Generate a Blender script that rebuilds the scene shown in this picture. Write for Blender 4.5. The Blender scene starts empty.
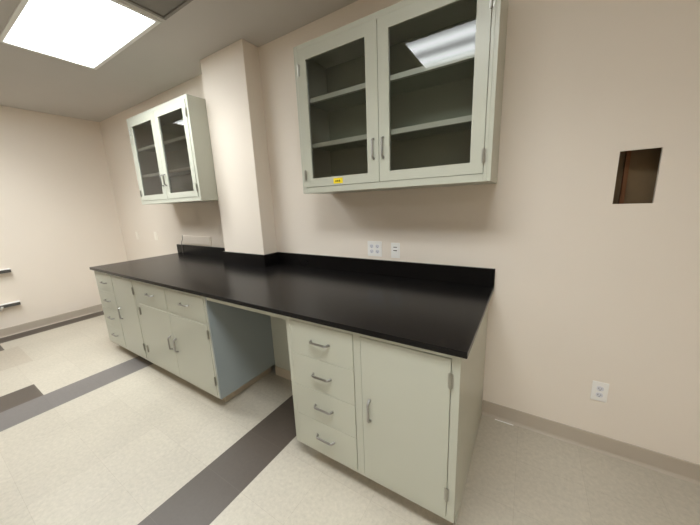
import bpy, bmesh, math, random
from mathutils import Vector, Matrix
random.seed(4)
sc = bpy.context.scene
C = sc.collection
ZC = 2.759            # ceiling height
XW, XR, YB = -5.284, 2.7, -5.2   # left wall, right wall, wall behind the camera

# ------------------------------------------------------------------ materials
def new_mat(name):
    m = bpy.data.materials.new(name); m.use_nodes = True
    nt = m.node_tree
    return m, nt, nt.nodes['Principled BSDF']

def srgb(r, g, b):
    f = lambda c: (c/255/12.92) if c/255 <= .04045 else ((c/255+.055)/1.055)**2.4
    return (f(r), f(g), f(b), 1)

def paint(name, col, rough=.5, var=.04, scale=6, spec=.5, metal=0, bump=0, bscale=300, coat=0):
    m, nt, b = new_mat(name)
    tc = nt.nodes.new('ShaderNodeTexCoord')
    n = nt.nodes.new('ShaderNodeTexNoise'); n.inputs['Scale'].default_value = scale; n.inputs['Detail'].default_value = 5
    r = nt.nodes.new('ShaderNodeMapRange')
    r.inputs['To Min'].default_value = 1-var; r.inputs['To Max'].default_value = 1+var
    mx = nt.nodes.new('ShaderNodeVectorMath'); mx.operation = 'SCALE'
    mx.inputs[0].default_value = col[:3]
    nt.links.new(tc.outputs['Object'], n.inputs['Vector'])
    nt.links.new(n.outputs['Fac'], r.inputs['Value'])
    nt.links.new(r.outputs['Result'], mx.inputs['Scale'])
    nt.links.new(mx.outputs['Vector'], b.inputs['Base Color'])
    b.inputs['Roughness'].default_value = rough
    b.inputs['Specular IOR Level'].default_value = spec
    b.inputs['Metallic'].default_value = metal
    b.inputs['Coat Weight'].default_value = coat
    if bump:
        n2 = nt.nodes.new('ShaderNodeTexNoise'); n2.inputs['Scale'].default_value = bscale
        bp = nt.nodes.new('ShaderNodeBump'); bp.inputs['Strength'].default_value = bump; bp.inputs['Distance'].default_value = .002
        nt.links.new(tc.outputs['Object'], n2.inputs['Vector'])
        nt.links.new(n2.outputs['Fac'], bp.inputs['Height']); nt.links.new(bp.outputs['Normal'], b.inputs['Normal'])
    return m

def tile(name, c1, c2, seam, rough=.42, speck=.14):
    """vinyl composition tile, 12 inch squares with hairline seams and fine chips"""
    m, nt, b = new_mat(name)
    tc = nt.nodes.new('ShaderNodeTexCoord')
    mp = nt.nodes.new('ShaderNodeMapping'); mp.inputs['Location'].default_value = (1.323, 1.515, 0)
    br = nt.nodes.new('ShaderNodeTexBrick'); br.offset = 0; br.squash = 1
    br.inputs['Color1'].default_value = c1; br.inputs['Color2'].default_value = c2; br.inputs['Mortar'].default_value = seam
    br.inputs['Scale'].default_value = 1; br.inputs['Mortar Size'].default_value = .0009; br.inputs['Mortar Smooth'].default_value = .3
    br.inputs['Brick Width'].default_value = .3035; br.inputs['Row Height'].default_value = .3035
    n = nt.nodes.new('ShaderNodeTexNoise'); n.inputs['Scale'].default_value = 48; n.inputs['Detail'].default_value = 6; n.inputs['Roughness'].default_value = .7
    n3 = nt.nodes.new('ShaderNodeTexNoise'); n3.inputs['Scale'].default_value = 2.3; n3.inputs['Detail'].default_value = 4
    r = nt.nodes.new('ShaderNodeMapRange'); r.inputs['From Min'].default_value = .3; r.inputs['From Max'].default_value = .7
    r.inputs['To Min'].default_value = 1-speck; r.inputs['To Max'].default_value = 1+speck*.5
    r3 = nt.nodes.new('ShaderNodeMapRange'); r3.inputs['From Min'].default_value = .3; r3.inputs['From Max'].default_value = .7
    r3.inputs['To Min'].default_value = .95; r3.inputs['To Max'].default_value = 1.03
    mu = nt.nodes.new('ShaderNodeMath'); mu.operation = 'MULTIPLY'
    mx = nt.nodes.new('ShaderNodeVectorMath'); mx.operation = 'SCALE'
    L = nt.links.new
    L(tc.outputs['Object'], mp.inputs['Vector']); L(mp.outputs['Vector'], br.inputs['Vector'])
    L(tc.outputs['Object'], n.inputs['Vector']); L(tc.outputs['Object'], n3.inputs['Vector'])
    L(n.outputs['Fac'], r.inputs['Value']); L(n3.outputs['Fac'], r3.inputs['Value'])
    L(r.outputs['Result'], mu.inputs[0]); L(r3.outputs['Result'], mu.inputs[1])
    L(br.outputs['Color'], mx.inputs[0]); L(mu.outputs['Value'], mx.inputs['Scale'])
    L(mx.outputs['Vector'], b.inputs['Base Color'])
    b.inputs['Roughness'].default_value = rough; b.inputs['Specular IOR Level'].default_value = .45
    return m

def glass_mat():
    m = bpy.data.materials.new('cabinet_glass'); m.use_nodes = True
    nt = m.node_tree; nt.nodes.clear()
    out = nt.nodes.new('ShaderNodeOutputMaterial')
    t = nt.nodes.new('ShaderNodeBsdfTransparent'); t.inputs['Color'].default_value = GLASS_TINT
    g = nt.nodes.new('ShaderNodeBsdfGlossy'); g.inputs['Roughness'].default_value = .0
    fr = nt.nodes.new('ShaderNodeFresnel'); fr.inputs['IOR'].default_value = 1.52
    dirt = nt.nodes.new('ShaderNodeTexNoise'); dirt.inputs['Scale'].default_value = 3
    ad = nt.nodes.new('ShaderNodeMath'); ad.operation = 'MULTIPLY'; ad.inputs[1].default_value = 1.6
    mx = nt.nodes.new('ShaderNodeMixShader')
    nt.links.new(fr.outputs['Fac'], ad.inputs[0]); nt.links.new(ad.outputs['Value'], mx.inputs['Fac'])
    nt.links.new(t.outputs['BSDF'], mx.inputs[1]); nt.links.new(g.outputs['BSDF'], mx.inputs[2])
    nt.links.new(mx.outputs['Shader'], out.inputs['Surface'])
    return m

def lens_mat(name, strength, tubes=2):
    """prismatic lens of a troffer, brighter under each fluorescent tube"""
    m = bpy.data.materials.new(name); m.use_nodes = True
    nt = m.node_tree; nt.nodes.clear()
    out = nt.nodes.new('ShaderNodeOutputMaterial')
    e = nt.nodes.new('ShaderNodeEmission'); e.inputs['Color'].default_value = LAMP_COL
    tc = nt.nodes.new('ShaderNodeTexCoord'); sp = nt.nodes.new('ShaderNodeSeparateXYZ')
    a = nt.nodes.new('ShaderNodeMath'); a.operation = 'MULTIPLY'; a.inputs[1].default_value = 2*math.pi*tubes/.56
    c = nt.nodes.new('ShaderNodeMath'); c.operation = 'COSINE'
    r = nt.nodes.new('ShaderNodeMapRange'); r.inputs['From Min'].default_value = -1; r.inputs['From Max'].default_value = 1
    r.inputs['To Min'].default_value = strength*1.5; r.inputs['To Max'].default_value = strength*.5
    L = nt.links.new
    L(tc.outputs['Object'], sp.inputs['Vector']); L(sp.outputs['Y'], a.inputs[0]); L(a.outputs['Value'], c.inputs[0])
    L(c.outputs['Value'], r.inputs['Value']); L(r.outputs['Result'], e.inputs['Strength'])
    L(e.outputs['Emission'], out.inputs['Surface'])
    return m

GLASS_TINT = (.95, .965, .95, 1)
LAMP_COL = (.96, 1, 1.0, 1)
LAMP = 9.4
LAMP_W = 20.0
LAMP_SPREAD = math.radians(128)
M = dict(
    wall=paint('wall_paint', srgb(231, 221, 208.5), .6, .012, 3, .25, bump=.05, bscale=220),
    ceil=paint('ceiling_paint', srgb(198, 194, 189), .85, .02, 5, .2, bump=.12, bscale=120),
    base=paint('rubber_base', srgb(182, 171, 156), .5, .04, 8, .4),
    cream=tile('cream_tile', srgb(189, 181, 166), srgb(184, 176, 161), srgb(172, 163, 148)),
    tan=tile('tan_tile', srgb(178, 168, 152), srgb(176, 166, 150), srgb(168, 158, 142)),
    dark=tile('dark_tile', srgb(84, 75, 67), srgb(82, 73, 65), srgb(96, 87, 79), speck=.08),
    grey=tile('grey_tile', srgb(115, 110, 107), srgb(113, 108, 105), srgb(106, 101, 98), speck=.08),
    cab=paint('cabinet_enamel', srgb(188, 189, 175), .3, .015, 4, .5),
    inner=paint('cabinet_inside_enamel', srgb(176, 177, 164), .4, .015, 4, .4),
    inner_shade=paint('cabinet_inside_shade', srgb(140, 146, 128), .5, .03, 4, .3),  # darker tone, shade inside the wall cabinets painted into the colour
    side=paint('light_tinted_enamel', srgb(150, 158, 158), .35, .015, 4, .5),  # knee-space side: bluish reflected light painted into the enamel colour
    toe=paint('toe_kick_vinyl', srgb(120, 108, 90), .5, .04, 8, .4),
    plinth=paint('plinth_vinyl', srgb(190, 178, 158), .5, .04, 8, .4),
    black=paint('black_epoxy', (.007, .0062, .006, 1), .24, .1, 20, .17),
    steel=paint('brushed_steel', (.38, .37, .35, 1), .34, .05, 60, .5, metal=1),
    hinge=paint('hinge_steel', (.42, .41, .37, 1), .35, .05, 60, .5, metal=1),
    white=paint('white_plastic', srgb(238, 236, 232), .35, .01, 20, .5),
    ivory=paint('ivory_plastic', srgb(243, 236, 224), .45, .01, 20, .4),
    socket=paint('socket_face', srgb(216, 216, 222), .4, .01, 20, .4),
    slot=paint('slot_dark', srgb(50, 46, 44), .6, .05, 20, .3),
    yellow=paint('yellow_label', srgb(240, 214, 40), .5, .04, 80, .4),
    ink=paint('label_ink', srgb(96, 84, 10), .6, .05, 80, .3),
    frame=paint('fixture_enamel', srgb(232, 232, 228), .35, .01, 10, .5),
    grille=paint('return_grille', srgb(136, 132, 126), .6, .05, 30, .3),
    wood=paint('stud_wood', srgb(124, 84, 56), .7, .2, 14, .2),
    board=paint('cavity_board', srgb(124, 103, 77), .8, .12, 18, .2),
    rail=paint('rail_white', srgb(235, 233, 230), .35, .01, 10, .5),
    raild=paint('rail_dark', srgb(92, 90, 88), .35, .05, 30, .5, metal=.4),
    cable=paint('cable_sheath', srgb(90, 78, 70), .5, .03, 50, .4),
)
M['glass'] = glass_mat()
M['lens'] = lens_mat('fixture_lens', LAMP)

# ------------------------------------------------------------------ helpers
def bx(bm, x0, x1, y0, y1, z0, z1):
    g = bmesh.ops.create_cube(bm, size=1)
    for v in g['verts']:
        v.co = Vector(((x0+x1)/2+v.co.x*(x1-x0), (y0+y1)/2+v.co.y*(y1-y0), (z0+z1)/2+v.co.z*(z1-z0)))
    return g['verts']

def tube(bm, pts, r, seg=10, caps=True):
    pts = [Vector(p) for p in pts]; rings = []
    ref = Vector((.013, .17, .98)).normalized()
    for i, p in enumerate(pts):
        t = (pts[min(i+1, len(pts)-1)]-pts[max(i-1, 0)]).normalized()
        if abs(t.dot(ref)) > .95: ref = Vector((.98, .1, .05)).normalized()
        a = t.cross(ref).normalized(); b = t.cross(a)
        rings.append([bm.verts.new(p+r*(math.cos(2*math.pi*k/seg)*a+math.sin(2*math.pi*k/seg)*b)) for k in range(seg)])
    for A, B in zip(rings, rings[1:]):
        for k in range(seg): bm.faces.new((A[k], A[(k+1) % seg], B[(k+1) % seg], B[k]))
    if caps:
        bm.faces.new(rings[0]); bm.faces.new(rings[-1])

def prism(bm, poly, z0, z1):
    lo = [bm.verts.new((x, y, z0)) for x, y in poly]; hi = [bm.verts.new((x, y, z1)) for x, y in poly]
    n = len(poly)
    bm.faces.new(lo); bm.faces.new(hi)
    for i in range(n): bm.faces.new((lo[i], lo[(i+1) % n], hi[(i+1) % n], hi[i]))

def obj(name, bm, mat, parent=None, bevel=0, loc=None, smooth=False):
    bmesh.ops.recalc_face_normals(bm, faces=bm.faces)
    me = bpy.data.meshes.new(name); bm.to_mesh(me); bm.free()
    for m in (mat if isinstance(mat, (list, tuple)) else [mat]): me.materials.append(m)
    o = bpy.data.objects.new(name, me); C.objects.link(o)
    if parent: o.parent = parent
    if loc: o.location = loc
    if smooth:
        for p in me.polygons: p.use_smooth = True
    if bevel:
        b = o.modifiers.new('bevel', 'BEVEL'); b.width = bevel; b.segments = 2; b.limit_method = 'ANGLE'
    return o

def box(name, mat, x0, x1, y0, y1, z0, z1, parent=None, bevel=0):
    bm = bmesh.new(); bx(bm, x0, x1, y0, y1, z0, z1)
    return obj(name, bm, mat, parent, bevel)

def thing(name, label, cat, loc=(0, 0, 0), group=None):
    o = bpy.data.objects.new(name, None); C.objects.link(o); o.location = loc
    o.empty_display_size = .1
    return tag(o, label, cat, group)

def tag(o, label, cat, group=None):
    o['label'] = label; o['category'] = cat
    if group: o['group'] = group
    return o

def struct(o):
    o['kind'] = 'structure'; return o

def copy_tree(o, parent=None):
    c = o.copy(); C.objects.link(c)
    if parent: c.parent = parent
    for ch in list(o.children): copy_tree(ch, c)
    return c

def grid(name, us, vs, put, mats, skip=(), slot=lambda u, v: 0):
    """flat sheet cut along us / vs, cells in skip left open"""
    bm = bmesh.new(); V = {}
    def vert(i, j):
        if (i, j) not in V: V[i, j] = bm.verts.new(put(us[i], vs[j]))
        return V[i, j]
    for i in range(len(us)-1):
        for j in range(len(vs)-1):
            if (i, j) in skip: continue
            f = bm.faces.new((vert(i, j), vert(i+1, j), vert(i+1, j+1), vert(i, j+1)))
            f.material_index = slot((us[i]+us[i+1])/2, (vs[j]+vs[j+1])/2)
    return bm

# ------------------------------------------------------------------ the room
TX = -3.160
def floor_slot(x, y):
    if x < -5.035: return 2
    if -1.323 < x < -1.020: return 2
    if TX < x < -2.855: return 3
    if y < -1.508 and TX-.305 < x < TX: return 2
    if y < -1.50 and -5.035 < x < -4.73: return 2
    if -1.80 < y < -1.40 and -4.73 < x < -4.08: return 1
    return 0
bm = grid('floor', [XW, -5.035, -4.73, -4.08, TX-.305, TX, -2.855, -1.323, -1.020, XR], [YB, -1.80, -1.508, -1.5, -1.40, 0],
          lambda u, v: (u, v, 0), None, (), floor_slot)
floor = struct(obj('floor', bm, [M['cream'], M['tan'], M['dark'], M['grey']]))

# troffers: (x0, x1, y0, y1) of the outer trim; the last is an added, unseen one
FIX = [(-3.332, -2.135, -1.216, -.628), (-.87, .35, -1.92, -1.30), (-4.56, -3.36, -1.93, -1.275), (.30, 1.52, -4.25, -3.63)]
GR = (-2.100, -1.490, -1.228, -.618)
us = sorted({XW, XR, *[v for f in FIX+[GR] for v in f[:2]]}); vs = sorted({YB, 0, *[v for f in FIX+[GR] for v in f[2:]]})
skip = set()
for f in FIX+[GR]:
    for i in range(len(us)-1):
        for j in range(len(vs)-1):
            cu, cv = (us[i]+us[i+1])/2, (vs[j]+vs[j+1])/2
            if f[0] < cu < f[1] and f[2] < cv < f[3]: skip.add((i, j))
bm = grid('ceiling', us, vs, lambda u, v: (u, v, ZC), None, skip)
struct(obj('ceiling', bm, M['ceil']))

# back wall, cut through where the square hole is
HX0, HX1, HZ0, HZ1 = .499, .643, 1.402, 1.650
bm = grid('wall_back', [XW, HX0, HX1, XR], [0, HZ0, HZ1, ZC], lambda u, v: (u, 0, v), None, {(1, 1)})
T = .016
q = [(HX0, HZ0), (HX1, HZ0), (HX1, HZ1), (HX0, HZ1)]
for (a, b) in zip(q, q[1:]+q[:1]):
    bm.faces.new([bm.verts.new(p) for p in ((a[0], 0, a[1]), (b[0], 0, b[1]), (b[0], T, b[1]), (a[0], T, a[1]))])
struct(obj('wall_back', bm, M['wall']))
bm = grid('wall_left', [YB, 0], [0, ZC], lambda u, v: (XW, u, v), None); struct(obj('wall_left', bm, M['wall']))
bm = grid('wall_right', [YB, 0], [0, ZC], lambda u, v: (XR, u, v), None); struct(obj('wall_right', bm, M['wall']))
bm = grid('wall_front', [XW, XR], [0, ZC], lambda u, v: (u, YB, v), None); struct(obj('wall_front', bm, M['wall']))
# squared column that stands out from the back wall
CX0, CX1, CD = -2.446, -1.869, .164
struct(box('wall_column', M['wall'], CX0, CX1, -CD, 0, 0, ZC, bevel=.004))

def base_profile(name, a, b, axis):
    """coved vinyl base: thin sheet whose foot flares out on the floor"""
    prof = [(0, 0), (.016, 0), (.010, .006), (.006, .016), (.005, .100), (.003, .105), (0, .105)]
    bm = bmesh.new()
    ra, rb = [], []
    for d, z in prof:
        if axis == 'x':
            ra.append(bm.verts.new((a, -d, z))); rb.append(bm.verts.new((b, -d, z)))
        else:
            ra.append(bm.verts.new((XW+d, a, z))); rb.append(bm.verts.new((XW+d, b, z)))
    n = len(prof)
    for i in range(n): bm.faces.new((ra[i], ra[(i+1) % n], rb[(i+1) % n], rb[i]))
    bm.faces.new(ra); bm.faces.new(rb)
    return struct(obj(name, bm, M['base']))
base_profile('baseboard_back', -.0215, XR, 'x')
base_profile('baseboard_left', YB, -.016, 'y')
base_profile('baseboard_corner', XW, -3.66, 'x')

# what the hole opens on: board at the back of the stud bay, sides, and a reddish stud edge
bm = bmesh.new()
D = .13
bx(bm, HX0-.12, HX1+.14, D, D+.012, HZ0-.2, HZ1+.2)
bx(bm, HX0-.132, HX0-.12, T, D+.012, HZ0-.2, HZ1+.2)
bx(bm, HX1+.14, HX1+.152, T, D+.012, HZ0-.2, HZ1+.2)
bx(bm, HX0-.132, HX1+.152, T, D+.012, HZ0-.212, HZ0-.2)
bx(bm, HX0-.132, HX1+.152, T, D+.012, HZ1+.2, HZ1+.212)
struct(obj('wall_cavity', bm, M['board']))
tag(box('wall_stud', M['wood'], .545, .562, D-.02, D, HZ0-.199, HZ1+.199, bevel=.001),
    'reddish brown wooden strip inside the square hole in the wall', 'wood strip')

# ------------------------------------------------------------------ ceiling lights and grille
def troffer(f, label):
    x0, x1, y0, y1 = f; cx, cy = (x0+x1)/2, (y0+y1)/2; w, d = (x1-x0)/2, (y1-y0)/2
    t = thing('ceiling_light', label, 'ceiling light', (cx, cy, ZC), 'fluorescent ceiling lights')
    bm = bmesh.new(); k = .027
    for a in ((-w, w, -d, -d+k), (-w, w, d-k, d), (-w, -w+k, -d+k, d-k), (w-k, w, -d+k, d-k)): bx(bm, *a, -.010, .02)
    obj('frame', bm, M['frame'], t, .002)
    bm = bmesh.new(); bx(bm, -w+k, w-k, -d+k, d-k, -.004, .0); obj('diffuser', bm, M['lens'], t)
    la = bpy.data.lights.new('fixture_lamp', 'AREA'); la.shape = 'RECTANGLE'; la.size = 2*(w-k); la.size_y = 2*(d-k)
    la.energy = LAMP_W; la.spread = LAMP_SPREAD; la.color = LAMP_COL[:3]
    lo = bpy.data.objects.new('lamp', la); C.objects.link(lo); lo.parent = t; lo.location = (0, 0, -.006)
    bm = bmesh.new(); bx(bm, -w+.005, w-.005, -d+.005, d-.005, .03, .10); obj('housing', bm, M['frame'], t)
    return t
troffer(FIX[0], 'glowing ceiling light seen directly, next to the grey ceiling grille')
troffer(FIX[1], 'ceiling light mirrored in the glass of the large near wall cabinet')
troffer(FIX[2], 'ceiling light mirrored in the glass of the far wall cabinet')
troffer(FIX[3], 'added unseen ceiling light behind the camera, brightening the wall around the square hole')  # added fixture, out of view, brightens the right-hand part of the wall
x0, x1, y0, y1 = GR
g = thing('ceiling_grille', 'dark grey square ceiling grille beside the glowing light', 'ceiling grille', ((x0+x1)/2, (y0+y1)/2, ZC))
w, d = (x1-x0)/2, (y1-y0)/2
bm = bmesh.new(); k = .02
for a in ((-w, w, -d, -d+k), (-w, w, d-k, d), (-w, -w+k, -d+k, d-k), (w-k, w, -d+k, d-k)): bx(bm, *a, -.006, .02)
obj('frame', bm, M['grille'], g, .002)
bm = bmesh.new()
bx(bm, -w+k, w-k, -d+k, d-k, .016, .02)
bx(bm, -w+k, w-k, -d+k, d-k, .004, .012)
obj('panel', bm, M['grille'], g)

# ------------------------------------------------------------------ hardware
def pull(parent, x, y, z, vertical=False, L=.110, out=.021):
    """bent-bar pull standing off the face at y"""
    bm = bmesh.new(); h = L/2
    prof = [(-h, 0), (-h+.001, .006), (-h+.006, out-.004), (-h+.011, out), (h-.011, out), (h-.006, out-.004), (h-.001, .006), (h, 0)]
    pts = [((x, y-o, z+s) if vertical else (x+s, y-o, z)) for s, o in prof]
    tube(bm, pts, .006, 8)
    for s in (-h, h):
        c = (x, y, z+s) if vertical else (x+s, y, z)
        bx(bm, c[0]-.006, c[0]+.006, y-.003, y, c[2]-.006, c[2]+.006)
    return obj('handle', bm, M['steel'], parent)

def hinge(parent, x, y, z, L=.062):
    bm = bmesh.new()
    tube(bm, [(x, y-.004, z-L/2), (x, y-.004, z+L/2)], .0055, 10)
    for k in (-1, 1): tube(bm, [(x, y-.004, z+k*L/2), (x, y-.004, z+k*(L/2+.004))], .0035, 8)
    bx(bm, x-.010, x+.010, y-.0015, y, z-L/2, z+L/2)
    return obj('hinge', bm, M['hinge'], parent)

# ------------------------------------------------------------------ base cabinets
YF, YK = -.885, -.325          # cabinet face and back
ZT = .8915                      # cabinet top, underside of the slab
def carcass(t, W, stiles, rails, right_to_floor=False, left_recess=False, right_recess=False, side=None):
    """open-fronted steel box with its face frame; local x from 0 to W, face at y = 0"""
    D = YK-YF
    bm = bmesh.new(); s = .016
    bx(bm, 0, s, .02, D, .099, ZT)
    if not side: bx(bm, W-s, W-(.0083 if right_to_floor else 0), .02, D, .099, ZT)
    bx(bm, s, W-s, D-s, D, .099, ZT)
    bx(bm, s, W-s, .02, D-s, .099, .119)
    for a, b in stiles: bx(bm, a, b, 0, .02, .099, ZT)
    for a, b, z0, z1 in rails: bx(bm, a, b, .0, .02, z0, z1)
    obj('body', bm, M['cab'], t, .0015)
    if side: box('side_panel', side, W-s, W, .0005, D, .099, ZT, t)['label'] = 'side panel with blue-grey light painted in'
    bm = bmesh.new()
    bx(bm, .07 if left_recess else 0.004, W-(.07 if right_recess else .02), .075, D-.02, 0, .0985)
    obj('toe_kick', bm, M['plinth'], t, .002)
    if right_to_floor:
        bm = bmesh.new()
        poly = [(.075, 0), (-YF-.002, 0), (-YF-.002, ZT), (.0203, ZT), (.0203, .099), (.075, .099)]
        lo = [bm.verts.new((W-.0081, y, z)) for y, z in poly]; hi = [bm.verts.new((W-.0020, y, z)) for y, z in poly]
        bm.faces.new(lo); bm.faces.new(hi)
        for i in range(6): bm.faces.new((lo[i], lo[(i+1) % 6], hi[(i+1) % 6], hi[i]))
        obj('end_panel', bm, M['cab'], t)

G = .0018
def drawer(t, x0, x1, z0, z1, hx=None):
    bm = bmesh.new(); bx(bm, x0+.0028, x1-.0028, -.003, .016, z0+.0007, z1-.0007)
    d = obj('drawer', bm, M['cab'], t, .002)
    bm = bmesh.new(); h = (z1-z0)
    bx(bm, x0+.02, x0+.03, .016, .48, z0+.02, z1-.03); bx(bm, x1-.03, x1-.02, .016, .48, z0+.02, z1-.03)
    bx(bm, x0+.03, x1-.03, .016, .48, z0+.02, z0+.024); bx(bm, x0+.03, x1-.03, .476, .48, z0+.024, z1-.03)
    obj('drawer_box', bm, M['inner'], d)
    pull(d, (x0+x1)/2 if hx is None else hx, -.003, (z0+z1)/2+.004)
def door(t, x0, x1, z0, z1, handle_left, hz, hinges=(.775, .237), G=.0018):
    bm = bmesh.new(); bx(bm, x0+G+.0008*handle_left, x1-G, -.003, .016, z0+G, z1-G)
    d = obj('door', bm, M['cab'], t, .002)
    pull(d, (x0+.043) if handle_left else (x1-.043), -.003, hz, True)
    for z in hinges: hinge(d, (x1-.001) if handle_left else (x0+.001), -.003, z)

def combo(name, x, label, end):
    W = .8955 if not end else .8945
    t = thing(name, label, 'base cabinet', (x, YF, 0), 'base cabinets under the black worktop')
    mid = (.422, .460)
    carcass(t, W, [(0, .030), mid, (.862, W)], [(.030, mid[0], .868, ZT), (mid[1], .862, .868, ZT), (.030, mid[0], .099, .119), (mid[1], .862, .099, .119)],
            right_to_floor=end, left_recess=end)
    z = [.119, .3065, .494, .681, .868]
    for a, b in zip(z, z[1:]): drawer(t, .030, mid[0], a, b)
    door(t, mid[1], .862, .119, .868, True, .502)
    return t
combo('base_cabinet', -.917, 'nearest base cabinet with four drawers and a door, right of the knee space', True)
combo('base_cabinet', -3.632, 'farthest base cabinet with four drawers and a door, at the left end of the worktop', False)
X0 = -3.632+.8957; W = -1.647-X0
t = thing('base_cabinet', 'middle base cabinet with two drawers above two doors, left of the knee space', 'base cabinet', (X0, YF, 0), 'base cabinets under the black worktop')
m0 = W*.5
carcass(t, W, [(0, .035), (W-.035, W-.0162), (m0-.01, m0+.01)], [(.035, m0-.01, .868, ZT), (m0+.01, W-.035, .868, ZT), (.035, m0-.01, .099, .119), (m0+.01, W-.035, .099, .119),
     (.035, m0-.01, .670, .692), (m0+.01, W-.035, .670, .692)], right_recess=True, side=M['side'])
drawer(t, .035, m0-.01, .692, .868); drawer(t, m0+.01, W-.035, .692, .868)
door(t, .035, m0, .119, .670, False, .408, (.602, .237), .0009)
door(t, m0, W-.035, .119, .670, True, .408, (.602, .237), .0009)

# knee space: apron rail under the slab and the panel across its back
tag(box('apron_rail', M['cab'], -1.6465, -.9175, YF+.002, YF+.022, .858, ZT, bevel=.002),
    'narrow pale rail under the worktop across the knee space', 'apron rail')
t = thing('knee_space_panel', 'pale panel closing the back of the knee space between the base cabinets', 'panel', (-1.282, -.36, 0))
box('panel', M['cab'], -.3645, .3645, 0, .018, .0, ZT-.001, t, .001)
box('vinyl_base', M['plinth'], -.364, .364, -.006, 0, 0, .085, t, .002)

# ------------------------------------------------------------------ worktop
H0, H1 = .892, .918
t = thing('countertop', 'long black lab worktop with raised black splash along the back wall', 'worktop', (0, 0, 0))
bm = bmesh.new(); e = .0015
prism(bm, [(-3.660, -.908), (.002, -.908), (.002, -e), (CX1+e, -e), (CX1+e, -CD-e), (CX0-e, -CD-e), (CX0-e, -e), (-3.658, -e)], H0, H1)
obj('worktop_slab', bm, M['black'], t, .003)
ZS = 1.030; s = .020
def splash(poly):
    bm = bmesh.new(); prism(bm, poly, H1+.0002, ZS); obj('backsplash', bm, M['black'], t, .0015)
splash([(-3.658, -s), (CX0-s-e, -s), (CX0-s-e, -e), (-3.658, -e)])
splash([(CX0-s-e, -CD-s), (CX1+s+e, -CD-s), (CX1+s+e, -e), (CX1+e, -e), (CX1+e, -CD-e), (CX0-e, -CD-e), (CX0-e, -e), (CX0-s-e, -e)])
splash([(CX1+s+e, -s), (.002, -s), (.002, -e), (CX1+s+e, -e)])

# ------------------------------------------------------------------ wall cabinets
WX0, WX1, WZ0, WZ1, WD = -1.2045, -.0195, 1.5365, 2.442, .3336
W, Hh = WX1-WX0, WZ1-WZ0
wc = thing('wall_cabinet', 'large near wall cabinet with glass doors and a yellow sticker, right of the column', 'wall cabinet', (WX0, -WD, WZ0), 'glass-fronted wall cabinets')
bm = bmesh.new(); s = .018; D = WD-.001
bx(bm, 0, s, 0, D, 0, Hh); bx(bm, W-s, W, 0, D, 0, Hh)
bx(bm, s, W-s, 0.02, D, 0, s); bx(bm, s, W-s, 0.02, D, Hh-s, Hh)
bx(bm, s, .034, 0, .02, 0, Hh); bx(bm, W-.034, W-s, 0, .02, 0, Hh)
bx(bm, .034, W-.034, 0, .02, 0, .038); bx(bm, .034, W-.034, 0, .02, Hh-.030, Hh)
obj('body', bm, M['cab'], wc, .0015)
box('back_panel', M['inner_shade'], s, W-s, D-.008, D-.0005, s, Hh-s, wc)
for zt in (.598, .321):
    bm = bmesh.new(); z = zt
    bx(bm, s+.002, W-s-.002, .034, D-.010, z-.004, z)            # sheet, underside shade put into its colour
    sh = obj('shelf', bm, M['inner_shade'], wc)
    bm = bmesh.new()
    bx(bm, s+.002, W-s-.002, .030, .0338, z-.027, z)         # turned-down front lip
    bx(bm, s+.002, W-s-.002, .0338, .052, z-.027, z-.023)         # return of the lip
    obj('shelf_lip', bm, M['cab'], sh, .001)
mid = W/2
zb, zt = .038, Hh-.030
def glass_door(x0, x1, gx0, gx1, left):
    gz0, gz1 = .0945, .812
    bm = bmesh.new(); a0, a1, b0, b1 = x0+G, x1-G, zb+G, zt-G
    Y0, Y1 = -.003, .016
    bx(bm, a0, gx0, Y0, Y1, b0, b1); bx(bm, gx1, a1, Y0, Y1, b0, b1)
    bx(bm, gx0, gx1, Y0, Y1, b0, gz0); bx(bm, gx0, gx1, Y0, Y1, gz1, b1)
    bmesh.ops.remove_doubles(bm, verts=bm.verts, dist=1e-6)
    d = obj('door', bm, M['cab'], wc)
    bm = bmesh.new()
    vs_ = [bm.verts.new(p) for p in ((gx0-.006, .007, gz0-.006), (gx1+.006, .007, gz0-.006), (gx1+.006, .007, gz1+.006), (gx0-.006, .007, gz1+.006))]
    bm.faces.new(vs_); obj('glass_pane', bm, M['glass'], d)
    hx = (x1-.033) if left else (x0+.028)
    pull(d, hx, Y0, .226, True, .108)
    for z in (.120, Hh-.142): hinge(d, x0+.001 if left else x1-.001, Y0, z)
    return d
dl = glass_door(.034, mid, .0925, .5165, True)
dr = glass_door(mid, W-.034, .658, 1.0885, False)
far = copy_tree(wc); far.location = (-3.634, -WD, WZ0)
far['label'] = 'small far wall cabinet with glass doors, left of the column'
# yellow sticker on the near cabinet's left door only
sx, sz = -.905-WX0, 1.603-WZ0
st = box('sticker', M['yellow'], sx-.036, sx+.036, -.0038, -.003, sz-.017, sz+.017, dl); st['label'] = 'yellow sticker'
bm = bmesh.new()
for k in range(3): bx(bm, sx-.020+.013*k, sx-.011+.013*k, -.0043, -.0038, sz-.007, sz+.004)
obj('sticker_print', bm, M['ink'], dl)

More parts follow.
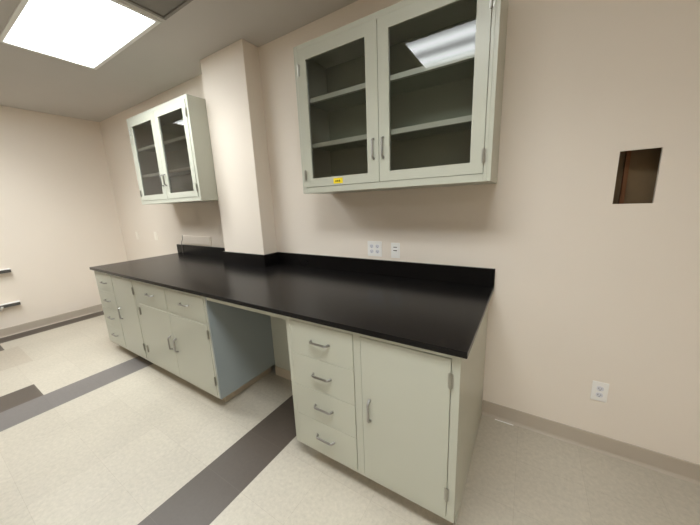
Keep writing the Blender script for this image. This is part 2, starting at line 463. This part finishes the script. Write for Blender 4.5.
# ------------------------------------------------------------------ plates on the walls
def receptacle(t, x, dz, mat):
    """one receptacle face, its slots as sub-parts (local to the plate)"""
    n = 16; ring = []
    for k in range(n):
        a = 2*math.pi*k/n
        ring.append((x+max(-.0150, min(.0150, .0175*math.cos(a))), dz+.0145*math.sin(a)))
    bm = bmesh.new()
    lo = [bm.verts.new((p[0], -.0055, p[1])) for p in ring]; hi = [bm.verts.new((p[0], -.0075, p[1])) for p in ring]
    bm.faces.new(hi); bm.faces.new(lo)
    for k in range(n): bm.faces.new((lo[k], lo[(k+1) % n], hi[(k+1) % n], hi[k]))
    r = obj('receptacle', bm, mat, t)
    for dx, hh in ((-.0062, .0042), (.0062, .0034)):
        box('slot', M['slot'], x+dx-.0010, x+dx+.0010, -.0080, -.0074, dz+.002-hh, dz+.002+hh, r)
    box('slot', M['slot'], x-.0022, x+.0022, -.0080, -.0074, dz-.0095, dz-.0055, r)
def plate(name, label, x0, x1, z0, z1, cols, mat, face, cat='outlet'):
    t = thing(name, label, cat, ((x0+x1)/2, 0, (z0+z1)/2), None)
    w, h = (x1-x0)/2, (z1-z0)/2
    box('cover_plate', mat, -w, w, -.0055, -.0004, -h, h, t, .002)
    if cols:
        for c in cols:
            for dz in (-.0195, .0195): receptacle(t, c, dz, face)
    return t
plate('wall_outlet', 'white duplex outlet low on the wall above the baseboard, below the square hole', .525, .595, .318, .434, [0], M['white'], M['socket'])
plate('wall_outlet', 'wide white double outlet above the black splash under the near wall cabinet', -.884, -.764, 1.054, 1.170, [-.024, .024], M['white'], M['socket'])
# single-gang switch / breaker style plate to its right
t = thing('wall_outlet', 'narrow white outlet with dark bars, just right of the wide double outlet', 'outlet', (-.655, 0, 1.108))
box('cover_plate', M['white'], -.034, .034, -.0055, -.0004, -.056, .056, t, .002)
box('insert', M['white'], -.0165, .0165, -.0085, -.0055, -.034, .034, t, .001)
box('dark_bar', M['slot'], -.014, .014, -.0092, -.0085, .022, .027, t)
box('dark_bar', M['slot'], -.014, .014, -.0092, -.0085, -.003, .003, t)
plate('wall_plate', 'small cream wall plate on the back wall, the one nearer the room corner', -4.80, -4.73, 1.055, 1.17, [], M['ivory'], None, 'wall plate')
plate('wall_plate', 'small cream wall plate on the back wall, the one nearer the far wall cabinet', -4.24, -4.17, 1.062, 1.177, [], M['ivory'], None, 'wall plate')
# painted blank cover and cable under the far cabinet
t = thing('raceway_cover', 'long pale raceway cover above the splash under the far wall cabinet', 'raceway', (-3.205, 0, 1.095))
box('channel', M['wall'], -.29, .29, -.014, -.0004, -.050, .050, t, .003)
box('lid', M['wall'], -.27, .27, -.017, -.014, -.036, .036, t, .0015)
bm = bmesh.new()
tube(bm, [(-3.515, -.005, 1.15), (-3.515, -.008, 1.10), (-3.517, -.026, 1.06), (-3.520, -.028, .99), (-3.520, -.028, .945), (-3.520, -.029, .922)], .0032, 8)
tag(obj('cable', bm, M['cable'], smooth=True), 'thin dark cable hanging over the splash left of the raceway cover', 'cable')

# rails on the left wall, only their ends in the picture
def wall_rail(z, label, bracket, yend):
    t = thing('wall_rail', label, 'wall rail', (XW, yend, z), 'rails on the left wall')
    box('top_cap', M['rail'], .0004, .062, -1.1, 0, .0, .008, t, .002)
    box('edge_strip', M['raild'], .0004, .060, -1.1, -.003, -.036, -.0002, t, .002)
    if bracket:
        bm = bmesh.new()
        tube(bm, [(.005, -.17, -.075), (.03, -.165, -.06), (.058, -.16, -.040), (.066, -.155, -.02)], .012, 8)
        obj('bracket', bm, M['rail'], t)
    return t
wall_rail(.826, 'upper white rail with dark edge on the left wall', False, -1.225)
wall_rail(.405, 'lower white rail with dark edge and bracket on the left wall', True, -1.225)

# white strip painting in the light caught in the gap at the baseboard
bm = bmesh.new(); bx(bm, .060, .168, -.026, -.018, .0004, .003)
tag(obj('white_glint', bm, M['white']), 'thin white strip as a painted glint on the floor along the baseboard near the cabinet', 'painted glint')

# ------------------------------------------------------------------ world, camera, view
wd = bpy.data.worlds.new('room_world'); sc.world = wd; wd.use_nodes = True
wd.node_tree.nodes['Background'].inputs['Color'].default_value = (.0, .0, .0, 1)
cam = bpy.data.cameras.new('camera'); co = bpy.data.objects.new('camera', cam); C.objects.link(co)
co.location = (.15178, -1.90715, 1.45945)
co.rotation_mode = 'XYZ'; co.rotation_euler = (1.36431, .03969, .55497)
cam.sensor_fit = 'HORIZONTAL'; cam.sensor_width = 36; cam.lens = 284.067/700*36; cam.clip_start = .02
sc.camera = co
sc.view_settings.view_transform = 'Standard'; sc.view_settings.look = 'None'
sc.view_settings.gamma = 1; sc.view_settings.use_curve_mapping = False
sc.view_settings.exposure = 0
sc.cycles.use_denoising = True
sc.cycles.max_bounces = 16; sc.cycles.diffuse_bounces = 10; sc.cycles.transparent_max_bounces = 16
